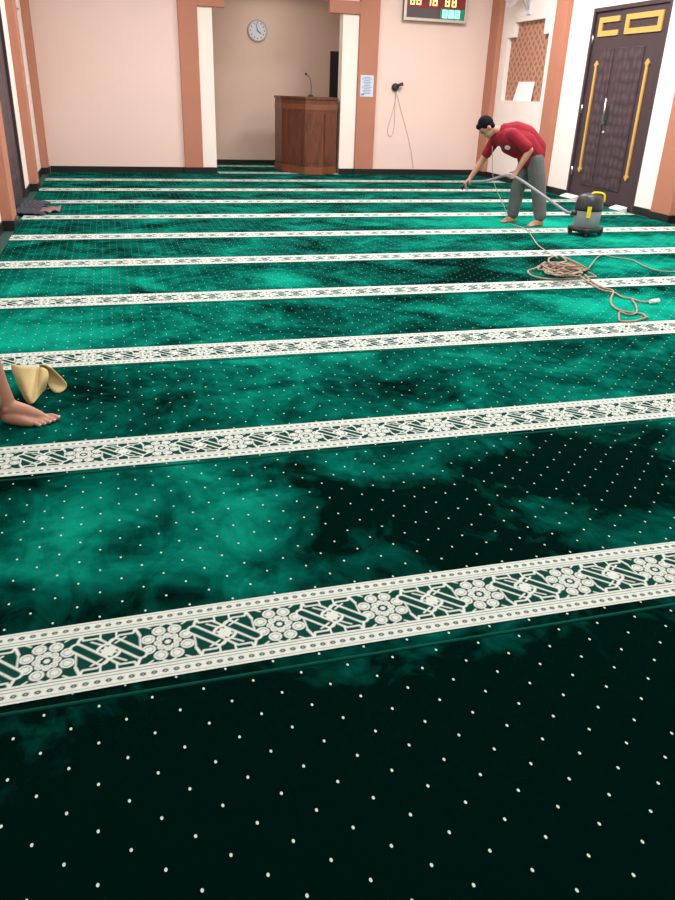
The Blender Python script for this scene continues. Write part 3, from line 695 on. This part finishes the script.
chain(bm, [pel, mp(523, 143), chest], [.115, .115, .12]); capsule(bm, shL, shR, .055, .055); capsule(bm, chest, neck, .09, .055); capsule(bm, neck, head, .05, .05)
capsule(bm, hipL, hipR, .09, .09)
for h, k, a in ((hipL, kneL, ankL), (hipR, kneR, ankR)):
    chain(bm, [h, k, h.lerp(k, 1.0) + (a - k) * .35, a], [.082, .055, .056, .036])
    g = Vector((a.x, a.y, 0)); sd_ = fwd.cross(Z3)
    capsule(bm, a, g - fwd * .035 + Z3 * .032, .036, .031); chain(bm, [g + Z3 * .055, g + fwd * .09 + Z3 * .03, g + fwd * .135 + Z3 * .019], [.036, .030, .018])
    chain(bm, [g - fwd * .03 + Z3 * .028, g + fwd * .10 + Z3 * .018 + sd_ * .02], [.030, .018]); chain(bm, [g - fwd * .03 + Z3 * .028, g + fwd * .10 + Z3 * .018 - sd_ * .02], [.030, .018])
    for q in range(5): o_ = (q - 2) * .0165; capsule(bm, g + fwd * .11 + sd_ * o_ + Z3 * .014, g + fwd * (.165 - .007 * abs(q - 1)) + sd_ * o_ * 1.1 + Z3 * .010, .011, .0085)
chain(bm, [shL, elL, elL.lerp(wrL, .4), wrL], [.052, .040, .038, .026]); chain(bm, [shR, elR, elR.lerp(wrR, .4), wrR], [.052, .040, .038, .026])
hand(bm, wrL, haL - wrL, -RR - DD * .3, RR * -.2 + DD, .95, .85); hand(bm, wrR, haR - wrR, RR * .9 - Z3 * .6, -DD + RR * .2, .95, .8)
# head: looks down along the hose, crown towards the left
up_h = (mp(478, 119) - mp(496, 137)).normalized(); face = (mp(481, 141) - mp(491, 124)).normalized(); face = (face - up_h * face.dot(up_h)).normalized(); lat = up_h.cross(face)
hc = mp(487, 127)
ellipsoid(bm, hc + up_h * .02, (.073, .092, .098), (lat, face, up_h)); ellipsoid(bm, hc + face * .022 - up_h * .055, (.055, .066, .062), (lat, face, up_h))
capsule(bm, hc + face * .088 + up_h * .0, hc + face * .102 - up_h * .03, .010, .014); capsule(bm, hc + face * .06 - up_h * .095, hc + face * .07 - up_h * .098, .022, .018)
capsule(bm, hc + face * .078 - up_h * .066 - lat * .018, hc + face * .078 - up_h * .066 + lat * .018, .009, .009)
for s_ in (-1, 1):
    ellipsoid(bm, hc - face * .008 - up_h * .012 + lat * s_ * .074, (.011, .020, .031), (lat, face, up_h)); capsule(bm, hc + face * .078 + up_h * .022 + lat * s_ * .015, hc + face * .066 + up_h * .02 + lat * s_ * .045, .011, .009)
fuse(bm, 'body', skin, man, .0055, 5)
bm = bmesh.new()
ellipsoid(bm, hc + up_h * .038 - face * .014, (.082, .094, .097), (lat, face, up_h))
ellipsoid(bm, hc - face * .045 - up_h * .02, (.068, .042, .055), (lat, face, up_h)); ellipsoid(bm, hc + up_h * .075 + face * .06, (.06, .035, .035), (lat, face, up_h))
hr = fuse(bm, 'hair', hairm, man, .006, 3)
for s_ in (-1, 1):
    MB().ball(hc + face * .081 + up_h * .004 + lat * s_ * .031, .0105).build('eye', M['black'], man)
red = mat('red_cotton', (.24, .006, .02), .9, noise=.15, nscale=12)
gry = mat('grey_trouser_cloth', (.105, .115, .112), .9, noise=.18, nscale=14, bump=.3)
bm = bmesh.new()
chain(bm, [mp(534, 154.5), mp(527, 144), mp(516, 137), mp(507, 136.5)], [.135, .15, .145, .125])
chain(bm, [mp(534, 154, -.06), mp(525, 143, -.07), chest - DD * .06], [.115, .13, .12]); chain(bm, [mp(533, 154, .06), mp(524, 143, .07), chest + DD * .06], [.115, .13, .12])
chain(bm, [mp(517, 151), mp(508, 146)], [.085, .09]); chain(bm, [mp(536, 148), mp(526, 136), mp(516, 131.5), mp(506, 131)], [.12, .125, .115, .09]); capsule(bm, shL, shR, .078, .078); capsule(bm, chest, mp(502, 131.5), .10, .068); chain(bm, [mp(507, 138), mp(500.5, 136.5)], [.125, .088]); chain(bm, [mp(507, 138, .08), mp(499, 139, .12)], [.11, .082])
capsule(bm, mp(527, 158.5, -.05), mp(527, 158.5, .05), .115, .115)
chain(bm, [shL, shL.lerp(elL, .45), shL.lerp(elL, .82)], [.078, .070, .068]); chain(bm, [shR, shR.lerp(elR, .45), shR.lerp(elR, .68)], [.076, .062, .060])
sh = fuse(bm, 'shirt', red, man, .007, 5)
ec = mp(507.5, 147, -.30); 
def surface_disc(name, target, px, py, rad, material, parent, lift=.004):
    me = target.data; d = px_dir(px, py).normalized(); o_ = Vector((0, 0, CAM_H)); mw = Matrix.Translation((0, 0, 0))
    from mathutils.bvhtree import BVHTree
    bt = BVHTree.FromPolygons([v.co for v in me.vertices], [tuple(p.vertices) for p in me.polygons]); hit, nrm, *_ = bt.ray_cast(o_, d)
    if hit is None: return
    q = nrm.to_track_quat('Z', 'Y').to_matrix().to_4x4(); q.translation = hit + nrm * lift
    b = MB(); bmesh.ops.create_cone(b.bm, cap_ends=True, segments=20, radius1=rad, radius2=rad * .95, depth=.006, matrix=q); return b.build(name, material, parent)
surface_disc('chest_emblem', sh, 507.5, 147.5, .034, mat('white_emblem', (.75, .68, .66), .7), man)
bm = bmesh.new()
capsule(bm, mp(534, 159, -.06), mp(532, 159, .06), .112, .112)
chain(bm, [hipL, hipL.lerp(kneL, .5), kneL, kneL.lerp(ankL, .6), ankL + Z3 * .045], [.105, .102, .086, .082, .076])
chain(bm, [hipR, hipR.lerp(kneR, .5), kneR, kneR.lerp(ankR, .6), ankR + Z3 * .045], [.105, .100, .084, .080, .074])
fuse(bm, 'trousers', gry, man, .007, 4)
# hose of the vacuum cleaner through both hands
gripL = mp(515.5, 177, -.27); gripR = mp(469, 182, .20)
hz = [inlet - RR * .05, mp(566, 211.5, -.72), mp(548, 199, -.58), mp(531, 187, -.42), gripL, mp(505, 175.5, -.12), mp(495, 178.5, 0), mp(485, 181.2, .1), gripR, mp(463, 186, .21)]
MB().tube(spline(hz, 8), .016, 12).build('hose', mat('grey_hose', (.26, .26, .285), .5), vac)
MB().tube([mp(465, 184, .21), mp(461, 189, .21)], [.02, .026], 12).build('hose_nozzle', M['black'], vac)

# ------------------------------------------------------------------ cords
cordm = mat('pale_brown_cord', (.33, .25, .185), .8, noise=.35, nscale=22)
random.seed(11)
cd = empty('extension_cord', (3.85, 6.05, 0), 'tangled heap of pale brown extension cord trailing right to a white socket end', 'cord')
def gp(px, py, z=.011): return at_z(px, py, z)
b = MB()
for k in range(26):
    cx_ = random.uniform(554, 572); cy_ = 264.5 + (cx_ - 554) * .28 + random.uniform(-2, 4); rx_ = random.uniform(9, 22); ry_ = random.uniform(2, 6.5); t0 = random.uniform(-.25, .45); h = .012 + .085 * k / 25; w0 = random.uniform(0, 6.28)
    pts = []
    for q in range(random.randint(9, 14)):
        a = w0 + q * math.pi / 5.5; x = cx_ + rx_ * math.cos(a) * random.uniform(.75, 1.1); y = cy_ + ry_ * math.sin(a) * random.uniform(.6, 1.2) + t0 * rx_ * math.cos(a) * .5
        pts.append(gp(x, min(max(y, 257), 280), max(.011, h * (1 - abs(math.cos(a)) * .7) + random.uniform(-.012, .012))))
    b.tube(spline(pts, 4), .0068, 6)
b.build('coil', cordm, cd)
b = MB()
b.tube(spline([gp(545, 262, .05), gp(536, 268), gp(528, 271), gp(533, 276), gp(548, 279), gp(570, 279), gp(590, 277), gp(596, 276.5), gp(588, 272, .04)], 6), .008, 7)
b.tube(spline([gp(560, 255.5), gp(566, 261, .06), gp(552, 264, .08), gp(549, 258.5, .03), gp(560, 256), gp(575, 262, .07), gp(590, 270, .02)], 6), .008, 7)
b.tube(spline([gp(585, 275, .03), gp(594, 283), gp(604, 288), gp(613, 291), gp(611, 299), gp(612, 305), gp(619, 310), gp(630, 312.5), gp(642, 314), (gp(647, 318))], 6), .008, 7)
b.tube(spline([gp(580, 276, .03), gp(592, 284.5), gp(602, 290), gp(615, 293), gp(622, 297), gp(632, 299), gp(642, 302), gp(652, 301.5)], 6), .008, 7)
b.tube(spline([gp(632, 299.5), gp(636, 306), gp(636, 313), gp(628, 314.5), gp(620, 312), gp(619, 318), gp(621, 321), gp(634, 321), gp(648, 317)], 6), .007, 7)
b.build('trailing_cord', cordm, cd)
q0, q1 = gp(650, 301.7, .02), gp(658.5, 301, .02); MB().tube([q0, q0.lerp(q1, .3), q1], [.014, .019, .019], 12).build('socket', M['white'], cd)
b = MB(); b.tube(spline([gp(588, 269, .03), gp(600, 255.6), gp(615, 257.5), gp(632, 260), (gp(642, 265)), gp(652, 269), gp(664, 271.5), gp(685, 272)], 6), .007, 7)
b.build('far_cord', mat('dull_cord', (.20, .24, .18), .8), cd)
b = MB()
b.tube(spline([mp(492.5, 146, .02), mp(492.3, 160, .02), mp(493, 176, .02), mp(495.5, 187, .02), mp(501, 200, .0), mp(505.5, 210, -.05), gp(508, 222, .009), gp(518, 226, .009), gp(527, 230, .009), gp(533, 238, .009), gp(538, 245, .012), gp(548, 252, .012), gp(558, 258, .03)], 6), .0045, 6)
tag(b.build('power_cord', mat('thin_pale_cord', (.45, .36, .30), .7)), 'thin pale cord hanging beside the bent man, running to the brown cord heap', 'cord')

# ------------------------------------------------------------------ bare-footed person at the left edge
per = empty('person', (-.62, 3.42, 0), 'person at left edge, only a bare brown foot and shin with khaki trousers showing', 'person')
heel = Vector((-.580, 3.45, 0)); toe = heel + Vector((math.cos(-.24), math.sin(-.24), 0)) * .2; ff = (toe - heel).normalized(); fs = Vector((-ff.y, ff.x, 0))   # fs: far side (big toe)
ank = heel + ff * .035 + Z3 * .085
kneeA = Vector((-.640, 3.45, .47)); hipA = Vector((-.80, 3.52, .86)); hipB = Vector((-.82, 3.72, .86)); kneeB = Vector((-.84, 3.74, .46)); ankB = Vector((-.93, 3.74, .09))
bm = bmesh.new()
chain(bm, [ank, ank.lerp(kneeA, .25), ank.lerp(kneeA, .65), kneeA, hipA], [.036, .040, .055, .056, .085])
chain(bm, [ank - ff * .012, ank.lerp(kneeA, .25) - ff * .01, ank.lerp(kneeA, .65) - ff * .016], [.034, .036, .05])
capsule(bm, heel + ff * .028 + Z3 * .034, ank - ff * .01, .034, .034); capsule(bm, heel + ff * .025 + Z3 * .030, heel + ff * .06 + Z3 * .036, .030, .034)
ellipsoid(bm, ank + fs * .032 - Z3 * .002, (.016, .012, .016)); ellipsoid(bm, ank - fs * .032 - Z3 * .01, (.016, .012, .016))
chain(bm, [ank + ff * .012 - Z3 * .01, heel + ff * .11 + Z3 * .05 + fs * .008, heel + ff * .16 + Z3 * .030 + fs * .014, heel + ff * .185 + Z3 * .020 + fs * .018], [.038, .036, .027, .018])
for o_, l_ in ((.026, .182), (.010, .178), (-.008, .168), (-.024, .155), (-.036, .140)):
    chain(bm, [heel + ff * .04 + Z3 * .034 + fs * o_ * .4, heel + ff * .10 + Z3 * .026 + fs * o_ * .9, heel + ff * l_ + Z3 * .0165 + fs * o_ * 1.15], [.032, .026, .0155])
for o_, l0, l1, r_ in ((.036, .178, .238, .0135), (.014, .176, .228, .0095), (-.006, .166, .214, .009), (-.024, .152, .197, .0085), (-.040, .137, .180, .008)):
    a0, a1 = heel + ff * l0 + fs * o_ + Z3 * .0165, heel + ff * l1 + fs * (o_ * 1.06 - .004) + Z3 * (r_ + .0005)
    chain(bm, [a0, a0.lerp(a1, .55) + Z3 * .006, a1], [r_ + .002, r_ + .0008, r_])
# hidden left half of the body, standing just outside the frame
chain(bm, [hipB, kneeB, ankB], [.085, .056, .036]); gB = Vector((ankB.x, ankB.y, 0)); chain(bm, [ankB, gB + Z3 * .04 - ff * .03], [.036, .034]); chain(bm, [gB + Z3 * .05, gB + ff * .09 + Z3 * .03, gB + ff * .16 + Z3 * .015], [.038, .03, .014])
chain(bm, [hipA.lerp(hipB, .5), Vector((-.83, 3.62, 1.12)), Vector((-.82, 3.62, 1.34)), Vector((-.80, 3.62, 1.46)), Vector((-.77, 3.62, 1.56))], [.12, .12, .125, .055, .055])
capsule(bm, hipA, hipB, .09, .09); capsule(bm, (-.82, 3.45, 1.37), (-.82, 3.79, 1.37), .055, .055); ellipsoid(bm, (-.765, 3.62, 1.62), (.092, .074, .11)); ellipsoid(bm, (-.745, 3.62, 1.565), (.066, .055, .062)); capsule(bm, (-.672, 3.62, 1.625), (-.660, 3.62, 1.60), .010, .014)
for s_ in (-1, 1):
    ellipsoid(bm, (-.775, 3.62 + s_ * .075, 1.61), (.02, .011, .03)); sh_ = Vector((-.82, 3.62 + s_ * .18, 1.37)); el = sh_ + Vector((-.03, s_ * .05, -.28)); wr = el + Vector((.02, s_ * .0, -.25)); chain(bm, [sh_, el, wr], [.05, .04, .027]); hand(bm, wr, (.02, 0, -1), (0, -s_, 0), (1, 0, 0), .95, .35)
fuse(bm, 'body', skin_ := mat('tan_skin', (.44, .215, .145), .5, noise=.12, nscale=20), per, .0048, 4)
nail = mat('toe_nail', (.75, .62, .58), .35)
for o_, l1, r_ in ((.036, .238, .0135), (.014, .228, .0095), (-.006, .214, .009), (-.024, .197, .0085), (-.040, .180, .008)):
    c = heel + ff * (l1 + r_ * .35) + fs * (o_ * 1.06 - .004) + Z3 * (r_ * 1.62); b = MB(); b.ball(c, (r_ * .62, r_ * .62, r_ * .25), 10); b.build('toe_nail', nail, per)
khaki = mat('khaki_trouser_cloth', (.30, .24, .14), .85, noise=.15, nscale=12, bump=.3)
bm = bmesh.new(); bk = -ff * .045 - fs * .022
chain(bm, [kneeA + Z3 * .02, hipA], [.085, .115]); chain(bm, [hipB, kneeB, ankB + Z3 * .05], [.115, .085, .08]); capsule(bm, hipA, hipB, .115, .115); capsule(bm, hipA.lerp(hipB, .5), (-.83, 3.62, .98), .135, .13)
chain(bm, [kneeA + bk * .3, ank.lerp(kneeA, .5) + bk * .95, ank + bk * 1.05 + Z3 * .03], [.082, .052, .044])
fuse(bm, 'trousers', khaki, per, .007, 4)
bm = bmesh.new()
chain(bm, [(-.83, 3.62, .92), (-.83, 3.62, 1.14), (-.82, 3.62, 1.36)], [.15, .145, .14]); capsule(bm, (-.82, 3.44, 1.37), (-.82, 3.80, 1.37), .075, .075)
for s_ in (-1, 1): capsule(bm, (-.82, 3.62 + s_ * .18, 1.37), (-.84, 3.62 + s_ * .215, 1.17), .075, .07)
fuse(bm, 'shirt', mat('beige_shirt', (.45, .40, .30), .85), per, .009, 4)
bm = bmesh.new(); ellipsoid(bm, (-.785, 3.62, 1.65), (.095, .082, .10)); ellipsoid(bm, (-.83, 3.62, 1.60), (.05, .07, .07)); fuse(bm, 'hair', hairm, per, .007, 3)
for s_ in (-1, 1): MB().ball((-.676, 3.62 + s_ * .03, 1.632), .011).build('eye', M['black'], per)

# --- cream cloth dropped behind the foot
def cloth(name, pts, faces, material, label, cat):
    b = MB(); vs_ = [b.bm.verts.new(at_z(px, py, z)) for px, py, z in pts]
    for f in faces: b.bm.faces.new([vs_[i] for i in f])
    o = b.build(name, material)
    s1 = o.modifiers.new('sub', 'SUBSURF'); s1.levels = 2; s1.render_levels = 2
    t = o.modifiers.new('thick', 'SOLIDIFY'); t.thickness = .004; t.offset = 1
    for p in o.data.polygons: p.use_smooth = True
    return tag(o, label, cat)
cp = [(9, 361, .07), (17, 365.5, .10), (27, 366.5, .118), (36, 366, .128), (38.5, 367.5, .092), (41, 366.5, .122), (49, 369.5, .10),   # 0-6 crest
      (14, 378, .045), (20, 378, .096), (28, 380, .092), (35, 381, .088), (37, 383, .05), (40, 381, .085), (49, 378.5, .075),        # 7-13 middle
      (23, 397, .012), (25.5, 396.5, .045), (29, 399, .04), (32.5, 401, .022), (34.5, 399.5, .008), (39, 392, .022), (45.5, 387, .03),    # 14-20 lower
      (26, 402, .005), (29.5, 404.5, .006), (32.5, 404, .005), (35.5, 401.5, .005), (40.5, 394, .006), (47, 389.5, .006)]                  # 21-26 hem
cf = [(r * 7 + k, r * 7 + k + 1, r * 7 + k + 8, r * 7 + k + 7) for r in range(2) for k in range(6)] + [(14 + k, 15 + k, 21 + k, 20 + k) for k in range(1, 6)] + [(14, 15, 21)]
wp = [(36, 364.5, .125), (45, 364.5, .12), (52, 368.5, .105), (60, 376.5, .065), (67, 383.5, .035), (46, 371, .07), (52, 377, .05), (58, 384, .02), (66.5, 388, .012), (47, 384, .03), (52, 391, .007), (57, 393, .006), (62, 391.5, .006)]
n0 = len(cp); cp += wp
cf += [tuple(n0 + i for i in f) for f in ((0, 1, 5), (1, 2, 6, 5), (2, 3, 7, 6), (3, 4, 8, 7), (5, 6, 10, 9), (6, 7, 11, 10), (7, 8, 12, 11))]
cloth('cloth', cp, cf, mat('cream_cotton', (.56, .44, .21), .85, noise=.12, nscale=14, bump=.25), 'crumpled cream yellow cloth lying on the carpet behind the bare foot', 'cloth')
